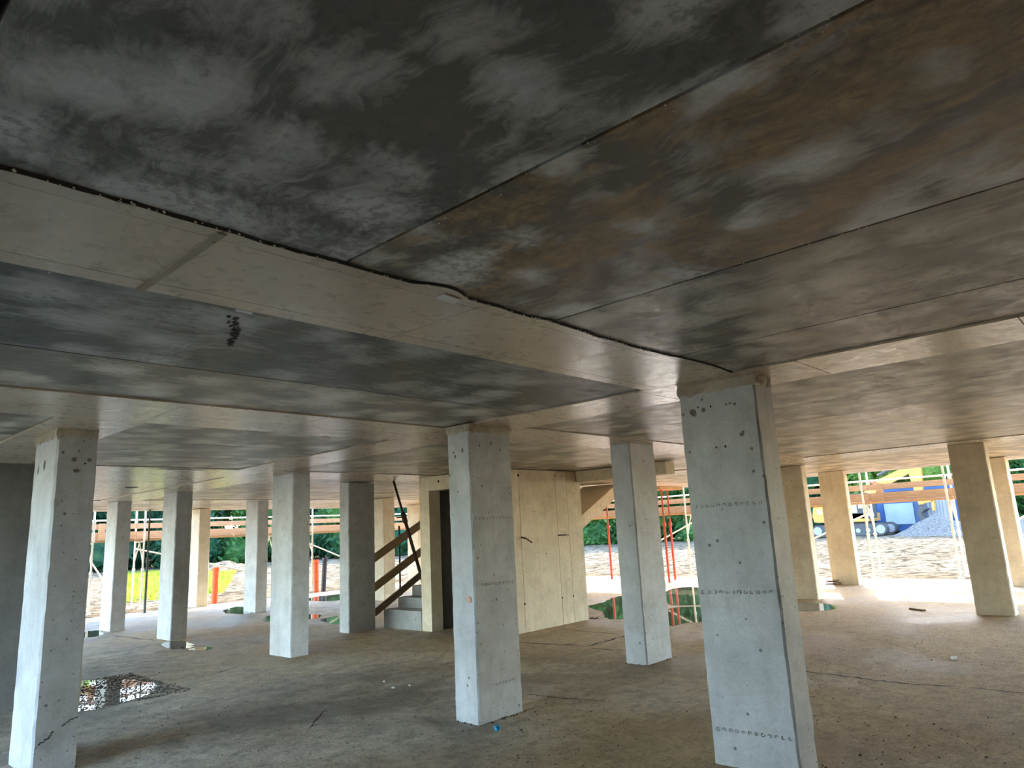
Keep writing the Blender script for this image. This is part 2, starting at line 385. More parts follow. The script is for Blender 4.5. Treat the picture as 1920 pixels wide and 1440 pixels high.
for a, b in zip(JX[:-1], JX[1:]):
    wavy_board(a, b).build('ceiling_panel', BAND, ceil)
    panel(a, b, 2.156, 2.69, ZC, BAND, g=.002); panel(a, b, 2.69, 2.80, ZC, BAND, g=.002)
MB().box(.935, .965, 2.10, 2.795, ZC-.006, ZC+.01).build('joint_ridge', MORTAR, ceil)
# planks along x between the strips
for a, b, m in [(2.80,4.0,PL_GREYX),(4.0,5.0,PL_MIDX)]:
    for x0, x1 in [(SLAB_X0,.6),(.6,4.55)] if a > 3 else [(SLAB_X0,4.55)]: panel(x0, x1, a, b, ZP, m)
# second poured strip
JX2 = [SLAB_X0, -.25, .90, 2.07, 3.2, 4.55]
for a, b in zip(JX2[:-1], JX2[1:]):
    panel(a, b, 5.0, 5.48, ZC, BAND, g=.003); panel(a, b, 5.48, 5.95, ZC, BAND2 if a > 2 else BAND, g=.003)
# strip along y through the left column
for a, b in zip([5.95, 7.1, 8.2], [7.1, 8.2, 9.3]): panel(1.5, 2.12, a, b, ZC, BAND, g=.003)
for a, b in [(5.95,7.1),(7.1,8.2),(8.2,9.3)]:
    panel(SLAB_X0, 1.5, a, b, ZP, PL_MIDX); panel(2.12, 4.55, a, b, ZP, PL_MIDX)
# main strip along y on the column line
ys = [SLAB_Y0, -2.0, -.8, .45, 1.65, 2.85, 4.0, 5.2, 6.4, 7.6, 8.8, 9.3]
for a, b in zip(ys[:-1], ys[1:]): panel(4.55, 5.22, a, b, ZC, BAND2 if a > 2.8 else BAND, g=.003)
# right bay: planks along y
xr = [5.22, 6.5, 7.62, 8.82, 10.02, 11.22, 12.5]
for i, (a, b) in enumerate(zip(xr[:-1], xr[1:])):
    panel(a, b, SLAB_Y0, 4.6, ZP, PL_MID if i < 2 else PL_FAR)
    panel(a, b, 5.35, 9.3, ZP, PL_FAR)
    panel(a, b, 4.6, 5.35, ZC, BAND2, g=.003)
ys = [SLAB_Y0, -2.0, -.8, .4, 1.6, 2.8, 4.0, 5.2, 6.4, 7.6, 9.3]
for a, b in zip(ys[:-1], ys[1:]): panel(12.5, 13.4, a, b, ZC, BANDF, g=.003)
for a, b in zip([13.4,14.6,15.8,17.0,18.2], [14.6,15.8,17.0,18.2,CX1]): panel(a, b, SLAB_Y0, 9.3, ZP, PL_FAR)
# rear bays
xs = [SLAB_X0, -.6, .3, 1.5, 2.7, 3.9, 5.1, 6.3, 7.5, 8.7, 9.9, 11.1, 12.3, 13.5, 14.7, 15.9, 17.1, 18.3, CX1]
for a, b in zip(xs[:-1], xs[1:]):
    panel(a, b, 9.3, 10.4, ZC, BANDF if a < 4.5 else BAND2, g=.003)
    panel(a, b, 15.9, 17.1, ZC, BANDF, g=.003)
for a, b in zip([10.4,11.5,12.6,13.7,14.8], [11.5,12.6,13.7,14.8,15.9]):
    panel(SLAB_X0, 4.9, a, b, ZP, BANDF); panel(4.9, 5.7, a, b, ZC, BANDF, g=.003); panel(5.7, CX1, a, b, ZP, PL_FARX)
for a, b in zip([17.1,18.3,19.5], [18.3,19.5,CY1]): panel(SLAB_X0, 5.1, a, b, ZP, BANDF); panel(5.1, CX1, a, b, ZP, PL_FARX)
# downstand beam beside the stair core
bm_ = MB().box(10.28, 10.55, 6.05, 7.93, 2.40, 2.60).build('downstand_beam', COREC, ceil)
# crumbs of mortar along the joints (nobody could count them)
def crumbs():
    m = MB(); r = random.Random(3)
    def bit(x, y, z, s):
        n = len(m.v)
        m.v += [(x-s,y,z),(x,y-s*.8,z+s*.2),(x+s,y+s*.2,z),(x,y+s,z),(x+s*.2,y,z-s),(x,y,z+s)]
        m.f += [tuple(n+i for i in q) for q in ((0,1,4),(1,2,4),(2,3,4),(3,0,4),(1,0,5),(2,1,5),(3,2,5),(0,3,5))]
    for i in range(130):
        x = r.uniform(.3, 4.0) if r.random() < .75 else r.uniform(2.0, 3.2)
        y = 2.095 + .035*noise.noise((x*1.3, 1.7, 0)) + .022*noise.noise((x*4.1, 3.3, 0))
        bit(x, y-.002+r.uniform(-.006,.004), ZC+r.uniform(-.001,.006), r.uniform(.0025,.0068))
    for jx in (1.41, 2.61):
        for i in range(70): bit(jx+r.gauss(0,.02), r.uniform(.2,2.05), ZP-.001, r.uniform(.0015,.0042))
    for i in range(60): bit(r.uniform(.3,4.4), r.choice([2.8,5.0,4.0])+r.gauss(0,.015), ZC-.001, r.uniform(.001,.004))
    return m
tag(crumbs().build('mortar_crumbs', GRAIN, ceil), kind='stuff')
# spalled spot, tie socket
m = MB()
for i in range(46):
    a = R.random(); y = 2.95+.46*a; x = 1.41+.20*a+R.gauss(0,.022*(1.2-a)); s = R.uniform(.005,.016)
    n = len(m.v); m.v += [(x+s*math.cos(t)*R.uniform(.5,1.3), y+1.6*s*math.sin(t)*R.uniform(.5,1.3), ZP-.001-.0001*i) for t in (0,1.05,2.1,3.14,4.2,5.2)]; m.f.append(tuple(range(n, n+6)))
m.build('spall_mark', JOINT, ceil)
MB().tube((4.33,12.58,ZP-.004), (4.33,12.58,ZP+.01), .10, 16).build('socket_hole', HOLE, ceil)
m = MB(); n = 22
m.v = [(3.85, 9.42, ZC-.0012)] + [(3.85+.36*math.cos(2*math.pi*i/n)*R.uniform(.75,1.15), 9.42+.07*math.sin(2*math.pi*i/n)*R.uniform(.7,1.2), ZC-.0012) for i in range(n)]; m.f = [(0, i+1, (i+1) % n+1) for i in range(n)]
m.build('damp_stain', MARK, ceil)
def paper(name, x, y, z, w, d, rz, label):
    t = MB().box(-w/2, w/2, -d/2, d/2, -.004, 0)
    t.v = [(a+.006*math.sin(b*40), b, c-.004*abs(math.sin(a*25))) for a, b, c in t.v]
    return tag(t.build(name, WHITE, None, loc=(x, y, z), rot=(0,0,rz)), label, 'tag')
paper('paper_tag', 1.95, 2.12, ZC-.001, .11, .055, .1, 'white paper tag stuck under the wavy edge of the poured ceiling strip')
paper('paper_tag', 1.39, 2.83, ZP-.001, .075, .028, .05, 'small white tag beside the spalled spot on the ceiling plank')

# ---------------------------------------------------------------- walls
w0 = MB().box(SLAB_X0+.1, 2.62, 9.28, 9.58, 0, ZC-.001).build('wall_left', DARKC); tag(w0, 'dark grey concrete wall behind the left column', kind='structure')  # base colour darker than the other concrete
wr = MB().box(SLAB_X0, SLAB_X0+.25, SLAB_Y0, 4.6, 0, ZC-.001).build('blocker_behind', COLUMN); tag(wr, 'unseen concrete wall added behind the viewer to block light', kind='structure')  # unseen, added to keep side light off the near columns
wr2 = MB().box(SLAB_X0+.25, 12.5, SLAB_Y0, SLAB_Y0+.25, 0, ZC-.001).build('blocker_right', COLUMN); tag(wr2, 'concrete wall at the viewer\'s right', kind='structure')  # unseen, added to darken the column sides that face it
wr3 = MB().box(SLAB_X0, SLAB_X0+.25, 9.6, 12.6, 0, ZC-.001).build('blocker_far_left', COLUMN); tag(wr3, 'unseen concrete wall added at the far left to cut sky light', kind='structure')  # unseen, added to dim sky light on the left columns
# stair core: shell of four walls, door opening in the side facing the camera's left
core = empty('wall_core', (8.15, 7.95, 0)); tag(core, 'pale concrete stair core with a dark doorway and vertical panel joints', kind='structure')
def cpart(name, x0, x1, y0, y1, z0, z1, mat=COREC):
    return MB().box(x0-8.15, x1-8.15, y0-7.95, y1-7.95, z0, z1).build(name, mat, core)
T = .25
PX = [8.15, 8.745, 9.70, 10.015, 10.41]
for a, b in zip(PX[:-1], PX[1:]): cpart('wall_panel', a+.004 if a > 8.2 else a, b-.004 if b < 10.4 else b, 7.95, 7.95+T, 0, ZC-.001)
cpart('joint_core', 8.2, 10.36, 7.962, 8.19, 0, ZC-.002, JOINT)
cpart('wall_panel', 8.15, 8.15+T, 9.545, 9.80, 0, ZC-.001)
cpart('wall_panel', 8.15, 8.15+T, 8.2, 8.55, 0, ZC-.001)
cpart('lintel', 8.15, 8.15+T, 8.55, 9.545, 2.355, ZC-.001)
cpart('wall_panel', 8.4, 10.41, 9.60, 9.80, 0, ZC-.001, DARKC)  # shade of the unlit room put into the wall colour
cpart('wall_panel', 10.16, 10.41, 8.2, 9.60, 0, ZC-.001, DARKC)
for (x, z, r) in [(8.742,2.50,.022),(9.702,2.515,.016),(9.90,2.51,.014),(8.75,.44,.018),(9.71,.44,.016),(10.015,.44,.018),(9.97,1.48,.014),(9.1,1.9,.008),(9.35,1.2,.008),(9.2,2.1,.008)]:
    MB().tube((x-8.15, -.003, z), (x-8.15, .01, z), r, 12).build('tie_hole', HOLE, core)
for (y, z, r) in [(9.28,2.50,.022)]:
    MB().tube((-.003, y-7.95, z), (.01, y-7.95, z), r, 12).build('tie_hole', HOLE, core)
MB().tube((.60,-.09,1.47), (.60,.01,1.49), .014).tube((.60,-.085,1.475), (.74,-.10,1.395), .012).build('tie_bar', RUST, core)
MB().tube((1.545,-.05,1.485), (1.70,-.055,1.485), .012).tube((1.55,-.05,1.485), (1.55,.01,1.485), .012).build('tie_bar', RUST, core)

# ---------------------------------------------------------------- columns
def shaft(a, b, seed, h=2.53):
    r = random.Random(seed); m = MB(); c = .014; L = 30
    ring0 = [(c,0),(a-c,0),(a,c),(a,b-c),(a-c,b),(c,b),(0,b-c),(0,c)]
    for k in range(L+1):
        z = h*k/L
        for i, (x, y) in enumerate(ring0):
            j = .0016 if 0 < k < L else 0
            m.v.append((x+r.gauss(0, j), y+r.gauss(0, j), z))
    for k in range(L):
        for i in range(8):
            j = (i+1) % 8; m.f.append((8*k+i, 8*k+j, 8*k+8+j, 8*k+8+i))
    m.f.append(tuple(range(7,-1,-1))); m.f.append(tuple(8*L+i for i in range(8)))
    return m
def cap(a, b, seed, h=2.53, proud=.004):
    """crumbly mortar joint between column head and soffit"""
    r = random.Random(seed+50); m = MB(); P = []
    N = 14
    for (p, q) in (((0,0),(a,0)),((a,0),(a,b)),((a,b),(0,b)),((0,b),(0,0))):
        for i in range(N): P.append((p[0]+(q[0]-p[0])*i/N, p[1]+(q[1]-p[1])*i/N))
    n = len(P); lev = [h-.012, h+.012, h+.04, ZC]
    for k, z in enumerate(lev):
        for (x, y) in P:
            dx = x-a/2; dy = y-b/2; d = r.uniform(-.006,.010)+proud if k in (1, 2) else (-.004 if k == 0 else proud*.5)
            nx = (1 if x >= a-1e-6 else -1 if x <= 1e-6 else 0); ny = (1 if y >= b-1e-6 else -1 if y <= 1e-6 else 0)
            m.v.append((x+nx*d, y+ny*d, z+(r.uniform(-.018,.012) if k == 0 else 0)-(.0005 if k == 3 else 0)))
    for k in range(3):
        for i in range(n):
            j = (i+1) % n; m.f.append((n*k+i, n*k+j, n*k+n+j, n*k+n+i))
    m.f.append(tuple(range(n-1,-1,-1))); m.f.append(tuple(3*n+i for i in range(n)))
    return m
def ring_row(pts_fn, u0, u1, z0, z1, count, seed):
    """row of small ring-shaped imprints; pts_fn maps (u, z, depth) to the face"""
    m = MB(); r = random.Random(seed)
    for k in range(count):
        t = (k+.5)/count; u = u0+(u1-u0)*t; z = z0+(z1-z0)*t; ro = .0125*r.uniform(.85,1.15); a0 = r.uniform(0, 6.3); cov = r.uniform(.55, 1.0)
        n = 16; seg = max(7, int(n*cov)); base = len(m.v)
        for i in range(seg+1):
            th = a0+2*math.pi*i/n
            for rr in (ro, ro*.62): m.v.append(pts_fn(u+rr*math.cos(th), z+rr*math.sin(th), .0045))
        for i in range(seg): m.f.append((base+2*i, base+2*i+1, base+2*i+3, base+2*i+2))
    return m
GRP = 'concrete columns carrying the slab'
def column(x, y, a, b, seed, label, capped=True, mat=None):
    t = empty('concrete_column', (x, y, 0)); tag(t, label, 'column', GRP)
    shaft(a, b, seed, 2.53 if capped else 2.5985).build('shaft', mat or COLUMN, t)
    if capped: cap(a, b, seed).build('mortar_joint', MORTAR, t)
    return t
c1 = column(1.66, 6.50, .298, .612, 1, 'tall grey column at the left edge with pale side and dark crack near its foot')
c2 = column(4.48, 4.662, .560, .302, 2, 'central column with an orange spray mark on its pale side')
c3 = column(4.69, 2.005, .292, .592, 3, 'largest nearest column right of centre with rows of small ring marks')
c4 = column(7.352, 4.81, .564, .296, 4, 'column between the stair core and the nearest large column', False)
c9 = column(5.506, 9.515, .290, .608, 9, 'grey column with an upright orange pipe and dark pipes visible just right of it', False)
column(5.33, 16.215, .285, .612, 5, 'farthest slim bluish column just right of the left edge column', False)
column(5.388, 13.37, .292, .612, 6, 'bluish column standing in front of the pale pier on the left', False)
column(8.545, 19.62, .305, .60, 7, 'pale buff pier at the slab edge half hidden by a bluish column', False, WARMC)
column(8.533, 16.36, .282, .610, 8, 'pale column beside the puddle with an orange pipe on its left', False)
column(7.401, 10.872, .566, .299, 10, 'dark column beside the stair railing boards', False)
column(11.46, 15.26, .366, .60, 11, 'cream column seen behind the railing boards of the stair', False, WARMC)
column(15.40, 18.60, .40, .60, 12, 'distant cream column seen right behind the leaning prop', False, WARMC)
column(14.43, 5.41, .24, .60, 13, 'tan column partly hidden behind the nearest large column', False, WARMC)
column(17.55, 5.615, .235, .592, 14, 'tan column at the slab edge left of the excavator', False, WARMC)
column(13.04, 2.035, .26, .50, 15, 'brown shaded column at the right side of the picture', False, WARMC)
column(17.74, 2.45, .40, .30, 16, 'bright tan column at the far right, behind the brown shaded column', False, WARMC)
# ring marks, stains, paint and crack
def face_mx(u, z, d): return (-d, u, z)            # face looking to -x, u along y
def face_my(u, z, d): return (u, -d, z)            # face looking to -y, u along x
ring_row(face_mx, .03, .56, 1.715, 1.715, 12, 1).build('ring_marks', MARK, c3)
ring_row(face_mx, .03, .57, 1.13, 1.12, 12, 2).build('ring_marks', MARK, c3)
ring_row(face_mx, .02, .56, .235, .225, 12, 3).build('ring_marks', MARK, c3)
ring_row(face_my, .03, .52, 1.73, 1.735, 11, 4).build('ring_marks', MARK, c2)
ring_row(face_my, .08, .52, 1.15, 1.14, 10, 5).build('ring_marks', MARK, c2)
ring_row(face_my, .20, .46, .285, .30, 6, 6).build('ring_marks', MARK, c2)
def blob(fn, u, z, r0, seed, asp=1.0, n=12):
    r = random.Random(seed); m = MB()
    m.v = [fn(u, z, .0048)] + [fn(u+r0*r.uniform(.7,1.2)*math.cos(2*math.pi*i/n), z+asp*r0*r.uniform(.7,1.2)*math.sin(2*math.pi*i/n), .0046) for i in range(n)]
    m.f = [(0, i+1, (i+1) % n+1) for i in range(n)]
    return m
ringm = MB()
blob(face_mx, .485, 2.395, .027, 11).build('stain_spot', MARK, c3)
for k, (u, z, r_, asp) in enumerate([(.40,2.402,.012,1.4),(.22,2.415,.009,1),(.19,2.42,.010,.8),(.155,2.41,.012,1),(.13,2.19,.016,.8),(.44,2.43,.007,1),(.34,2.42,.006,1.6),(.26,2.12,.008,1.2),(.33,2.12,.008,1.2)]):
    blob(face_mx, u, z, r_, 20+k, asp, 8).build('stain_spot', MARK if k < 5 else HOLE, c3)
for k, (u, z, r_, asp) in enumerate([(.13,2.40,.010,1.4),(.28,2.43,.012,1.7),(.40,2.37,.011,1.5),(.36,2.33,.005,1),(.06,2.3,.006,1)]):
    blob(face_my, u, z, r_, 40+k, asp, 8).build('stain_spot', MARK, c2)
for k, (u, z, r_, asp) in enumerate([(.09,2.36,.013,1.9),(.19,2.31,.013,1.5)]):
    blob(face_mx, u, z, r_, 50+k, asp, 8).build('stain_spot', MARK, c2)
blob(face_mx, .07, 1.03, .030, 60, 1.1, 16).build('paint_mark', PAINT, c2)
for k, (u, z, r_, asp) in enumerate([(.30,2.33,.022,2.2),(.47,2.30,.016,2.2)]):
    blob(face_mx, u, z, r_, 70+k, asp, 9).build('stain_spot', MARK, c1)
for k, (u, z, r_, asp) in enumerate([(.13,2.35,.020,1),(.24,2.35,.018,1),(.15,2.26,.022,.8),(.16,2.42,.010,1),(.21,2.32,.008,1)]):
    blob(face_my, u, z, r_, 80+k, asp, 9).build('stain_spot', HOLE if k == 4 else MARK, c1)
m = strip([(.03,.22),(.10,.26),(.13,.30)], .010, seed=90); m.v = [(x, -.005, y) for x, y, z in m.v]; m.build('crack', JOINT, c1)
m = strip([(.18,.32),(.23,.35),(.29,.37)], .008, seed=91); m.v = [(x, -.005, y) for x, y, z in m.v]; m.build('crack', JOINT, c1)
# dirt skirts at the column feet
for cx, cy, a, b, s in [(4.48,4.66,.56,.30,1),(7.35,4.81,.56,.30,2),(4.69,2.0,.29,.59,3)]:
    r = random.Random(s); m = MB()
    for i in range(40):
        side = r.random()
        px, py = (cx+r.uniform(-.02, a+.06), cy-abs(r.gauss(0,.03))) if side < .7 else (cx-abs(r.gauss(0,.02)), cy+r.uniform(0, b))
        q = r.uniform(.004, .013); n = len(m.v)
        m.v += [(px-q,py,0),(px,py-q,0),(px+q,py,0),(px,py+q,0),(px,py,q*.8)]; m.f += [(n,n+1,n+4),(n+1,n+2,n+4),(n+2,n+3,n+4),(n+3,n,n+4)]
    tag(m.build('floor_debris', GRAVEL if s != 1 else JOINT, fl), kind='stuff')

# ---------------------------------------------------------------- stair behind the core
st = empty('stair', (8.15, 9.82, 0)); tag(st, 'concrete stair rising behind the core wall', 'stair')
W = 1.06; z = 0.0; x = 0.0
for k in range(7):
    rise = .32 if k == 0 else .178
    z += rise
    MB().box(x, x+.36 if k < 6 else 3.75, 0, W, 0 if k < 3 else z-.42, z).build('step', STAIRC, st); x += .335
xl = 3.75; zl = z
MB().prism([(xl,zl-.28),(xl+2.45,zl+.90),(xl+2.45,zl+1.20),(xl,zl)], 'y', 0, W).build('upper_flight', COREC, st)
rail = empty('stair_railing', (8.06, 11.0, 0)); tag(rail, 'three sloping timber boards guarding the open side of the stair', 'railing')
MB().bar((-.05,0,1.215), (1.5,0,2.015), .035, .14).build('rail_board', WOOD_M, rail)
MB().bar((-.05,0,.695), (1.5,0,1.495), .035, .14).build('rail_board', WOOD_M, rail)
MB().bar((-.03,0,.255), (1.5,0,1.075), .04, .115).build('rail_board', WOOD_D, rail)
MB().tube((.60,.04,.50), (.60,.04,1.80), .018).tube((.60,.04,1.62), (.60,-.03,1.62), .012).tube((.60,.04,1.08), (.60,-.03,1.08), .012).tube((.56,.04,.52),(.64,.04,.52), .014).build('rail_post', PROPD, rail)
pr = empty('leaning_prop', (8.1, 10.55, 0)); tag(pr, 'dark brown steel prop leaning from the ceiling onto the stair', 'prop')
P0 = Vector((-.03,-.12,2.598)); P1 = Vector((.72,.0,.72))
Pm = P0.lerp(P1, .34)
MB().tube(P0, Pm, .022).build('inner_tube', RUST, pr); MB().tube(Pm, P1, .031).build('outer_tube', RUST, pr)
MB().tube(P0.lerp(P1,.31), P0.lerp(P1,.40), .046).build('collar', RUST, pr); MB().tube(P0.lerp(P1,.35), P0.lerp(P1,.35)+Vector((-.10,.10,.0)), .010).build('handle', RUST, pr)

# ---------------------------------------------------------------- scaffolds
def prop(x, y, h, mat, label, thick=.028, split=.55):
    t = empty('steel_prop', (x, y, 0)); tag(t, label, 'prop')
    MB().box(-.07,.07,-.07,.07,0,.01).build('base_plate', mat, t); MB().box(-.06,.06,-.06,.06,h-.01,h).build('head_plate', mat, t)
    MB().tube((0,0,.01),(0,0,h*split), thick).build('outer_tube', mat, t); MB().tube((0,0,h*split),(0,0,h-.01), thick*.72).build('inner_tube', mat, t)
    MB().tube((0,0,h*split-.05),(0,0,h*split+.06), thick*1.5).build('collar', mat, t); MB().tube((0,0,h*split),(.14,.02,h*split), .009).build('handle', mat, t)
    return t
def scaffold(label, axis, base, outer, stations, length, tops, mats, noboards=()):
    """axis 'y': runs along y at x=base..outer; axis 'x': runs along x at y=base..outer"""
    P = (lambda u, w, z: (w, u, z)) if axis == 'y' else (lambda u, w, z: (u, w, z))
    root = empty('scaffold', P(stations[0], base, 0)); o = Vector(root.location); tag(root, label, 'scaffold')
    L = lambda u, w, z: tuple(Vector(P(u, w, z))-o)
    for u in stations:
        for w in (base, outer):
            MB().tube(L(u, w, .03), L(u, w, tops), .026).build('post', STEELW, root)
            MB().tube(L(u, w, .0), L(u, w, .03), .07, 10).build('base_plate', STEEL, root)
            for zz in (1.05, 2.35):
                MB().tube(L(u, w, zz-.03), L(u, w, zz+.03), .042, 8).build('coupling', STEEL, root)
        MB().tube(L(u, base, 1.80), L(u, outer, 1.80), .024).build('transom', STEELW, root)
        MB().tube(L(u, base, 1.20), L(u, (base+outer)/2, 1.78), .018).tube(L(u, outer, 1.20), L(u, (base+outer)/2, 1.78), .018).build('gusset_brace', STEELW, root)
        MB().bar(L(u-.28, outer-.076, 1.86), L(u-.28, outer-.076, 2.33), .03, .16, up=P(1,0,0)).build('board_upright', WOOD, root)
    for a, b in zip(stations[:-1], stations[1:]):
        for k in range(3):
            w0_ = base+.02+(outer-base-.04)*k/3
            MB().bar(L(a+.01, w0_+(outer-base-.04)/6, 1.845), L(b-.01, w0_+(outer-base-.04)/6, 1.845), (outer-base)/3-.012, .045).build('deck_board', WOOD, root)
        MB().bar(L(a+.004, outer-.045, 1.985), L(b-.004, outer-.045, 1.985), .028, .21).build('toe_board', WOOD, root)
        MB().bar(L(a+.004, outer-.045, 2.24), L(b-.004, outer-.045, 2.24), .028, .145).build('guard_board', WOOD, root)
        MB().tube(L(a, outer, 2.41), L(b, outer, 2.41), .022).build('guard_rail', STEELW, root)
    for a, b in zip(stations[0::2], stations[1::2]):
        MB().tube(L(b, outer+.03, .62), L(a, outer+.03, 1.62), .021).build('diagonal_brace', STEELW, root)
    return root
scaffold('scaffold with pale posts and timber deck in front of the excavator', 'y', 19.42, 20.0, [2.1,3.95,5.83,8.3,10.9,13.25,15.7,18.2], 18, 3.4, None)
scaffold('scaffold with timber boards along the slab edge beyond the left columns', 'x', 20.95, 21.6, [2.6,4.6,6.35,7.0,7.62,10.9+.6,12.85,15.3,17.6], 18, 3.4, None)
for (x, y, lab) in [(17.52,10.53,'left red steel prop of the pair seen left of the nearest column'),(18.3,10.80,'right red steel prop of the pair seen left of the nearest column'),(18.25,12.95,'single red steel prop just right of the stair core')]:
    prop(x, y, 2.52, RED, lab, .034, .62)
hd = MB().box(17.3, 18.55, 10.44, 10.92, 2.52, 2.598).build('timber_header', WOOD); tag(hd, 'orange timber header laid across the pair of red props', 'beam')
hd2 = MB().box(18.05, 18.45, 12.75, 13.15, 2.52, 2.598).build('timber_header', WOOD); tag(hd2, 'short timber pad on top of the single red prop', 'beam')
prop(7.29, 19.75, 2.598, PROPD, 'dark steel prop standing between the two bluish columns on the left', .030, .5)

# ---------------------------------------------------------------- pipes standing in the ground at the slab edge
def pipe_stub(x, y, h, label, mat=ORANGE, r=.085, tilt=0.0):
    m = MB(); n = 16
    for (rr, zz) in ((r, -.05), (r, h-.12), (r*1.14, h-.11), (r*1.14, h), (r*.98, h), (r*.98, h-.3)):
        for i in range(n): m.v.append((rr*math.cos(2*math.pi*i/n)+tilt*zz, rr*math.sin(2*math.pi*i/n), zz))
    for k in range(5):
        for i in range(n): j = (i+1) % n; m.f.append((n*k+i, n*k+j, n*k+n+j, n*k+n+i))
    t = m.build('drain_pipe', mat, None, loc=(x, y, 0), smooth=False); tag(t, label, 'pipe'); return t
pipe_stub(6.0, 20.35, .97, 'orange plastic pipe upright beside the leftmost column', tilt=.02)
pipe_stub(9.42, 20.45, .98, 'orange plastic pipe upright between the pale pier and the pale column')
pipe_stub(12.76, 20.55, .99, 'orange plastic pipe upright left of the dark stair column', tilt=-.03)
pipe_stub(13.15, 20.75, 1.02, 'dark pipe leaning beside an orange pipe', BLACKP, .075, .05)
pipe_stub(13.0, 20.95, .95, 'dark pipe standing right behind an orange pipe', BLACKP, .07)

# ---------------------------------------------------------------- puddles
def puddle(pts, label, z=.003, seed=0):
    c = Vector((sum(p[0] for p in pts)/len(pts), sum(p[1] for p in pts)/len(pts))); n = len(pts); m = MB(); Q = []
    r = random.Random(seed)
    for i in range(n):
        p0, p1, p2, p3 = (Vector(pts[(i+k-1) % n]) for k in range(4))
        for s in range(7):
            t = s/7; q = .5*((2*p1)+(p2-p0)*t+(2*p0-5*p1+4*p2-p3)*t*t+(3*p1-p0-3*p2+p3)*t**3); Q.append(q+Vector((r.gauss(0,.02), r.gauss(0,.02))))
    k = len(Q); m.v = [(0,0,0)]+[((q-c).x, (q-c).y, 0) for q in Q]; m.f = [(0, i+1, (i+1) % k+1) for i in range(k)]
    o = m.build('puddle', WATER, None, loc=(c.x, c.y, z)); tag(o, label, 'puddle', 'puddles on the concrete floor'); return o
puddle([(3.2,10.57),(3.39,10.29),(3.63,9.86),(3.65,9.38),(3.39,8.91),(3.02,8.65),(2.64,8.65),(2.4,9.3),(2.7,10.1)], 'gritty glinting puddle right of the left edge column', seed=1)
puddle([(5.14,13.16),(5.45,13.2),(5.42,12.44),(5.13,12.08),(4.99,12.38)], 'small puddle at the foot of the bluish column', seed=2)
puddle([(5.1,11.91),(5.33,12.02),(5.37,11.69),(5.17,11.56)], 'tiny bright puddle just in front of the bluish column puddle', seed=3)
puddle([(8.15,17.03),(8.5,17.9),(9.1,18.4),(8.9,17.4),(8.35,16.3)], 'puddle mirroring trees left of the pale column', seed=4)
puddle([(7.94,14.87),(8.33,15.3),(8.6,14.9),(8.9,14.3),(8.63,13.75),(8.2,13.58),(7.68,14.1)], 'bright puddle running behind the third column from the left', seed=5)
puddle([(8.32,13.25),(9.0,13.4),(8.9,12.6),(8.1,12.2)], 'bright puddle ending at the dark stair column', seed=6)
puddle([(11.12,18.3),(11.72,18.68),(12.6,18.4),(12.01,17.6),(11.09,16.78),(10.75,17.51)], 'long puddle near the slab edge mirroring an orange pipe', seed=7)
puddle([(12.07,9.2),(12.74,9.33),(13.99,9.7),(13.4,8.7),(12.2,8.3),(11.4,7.7),(10.73,7.4),(10.62,7.69),(11.4,8.4)], 'puddle between the stair core and the next column', seed=8)
puddle([(15.34,9.29),(16.3,9.3),(15.8,8.5),(13.33,7.2),(12.9,7.8)], 'big puddle mirroring the scaffold and the pair of red props', seed=9)
puddle([(12.18,7.41),(12.6,6.9),(11.0,6.0),(10.6,6.15),(10.33,6.3)], 'shallow pale puddle in front of the big mirroring puddle', seed=10)
puddle([(13.95,5.5),(13.71,5.0),(13.38,4.72),(12.91,4.68),(12.6,5.1),(13.2,5.35)], 'puddle at the foot of the tan column behind the nearest column', seed=11)
puddle([(4.99,16.72),(5.25,16.71),(5.08,15.82),(4.72,15.67)], 'small bright puddle left of the farthest slim column', seed=12)
# grit poking out of the first puddle
m = MB(); r = random.Random(21)
for i in range(2600):
    px = r.uniform(2.4,3.75); py = r.uniform(8.6,10.55); q = r.uniform(.004,.019); n = len(m.v)
    m.v += [(px-q,py,.002),(px,py-q,.002),(px+q,py,.002),(px,py+q,.002),(px+q*.2,py,.002+q*.55)]; m.f += [(n,n+1,n+4),(n+1,n+2,n+4),(n+2,n+3,n+4),(n+3,n,n+4)]
g_ = m.build('grit', GRAVEL, fl); tag(g_, kind='stuff')

# ---------------------------------------------------------------- litter on the floor
def crumple(name, loc, s, mat, label, seed, flat=1.0, cat='litter'):
    bm = bmesh.new(); bmesh.ops.create_icosphere(bm, subdivisions=2, radius=s)
    r = random.Random(seed)
    for v in bm.verts:
        v.co *= r.uniform(.62, 1.15); v.co.z *= flat
    zmin = min(v.co.z for v in bm.verts)
    for v in bm.verts: v.co.z -= zmin
    me = bpy.data.meshes.new(name); bm.to_mesh(me); bm.free(); me.materials.append(mat)
    return tag(link(name, me, None, loc), label, cat)
crumple('crumpled_wrapper', (4.445,4.42,.0), .034, SKYBLUE, 'crumpled bright blue wrapper by the foot of the central column', 1, .75)
crumple('paper_scrap', (5.01,6.54,0), .024, WHITE, 'largest white paper scrap on the floor left of the central column', 2, .35)
crumple('paper_scrap', (5.19,6.48,0), .014, WHITE, 'small white scrap nearest to the central column', 3, .6)
crumple('paper_scrap', (5.17,6.91,0), .015, WHITE, 'white scrap farthest left among the floor scraps', 4, .6)
crumple('stone', (9.16,2.06,0), .035, WHITE, 'small pale stone on the floor at the right', 5, .6, 'stone')
m = MB(); r = random.Random(8); prev = None
for i in range(70):
    t = i*.42; q = Vector((.13*math.cos(t)*(1+.15*math.sin(t*.37)), .16*math.sin(t)*(1+.2*math.sin(t*.23)), .012+.0016*i+.01*math.sin(t*.6)))
    if prev is not None: m.tube(prev, q, .0065, 5)
    prev = q
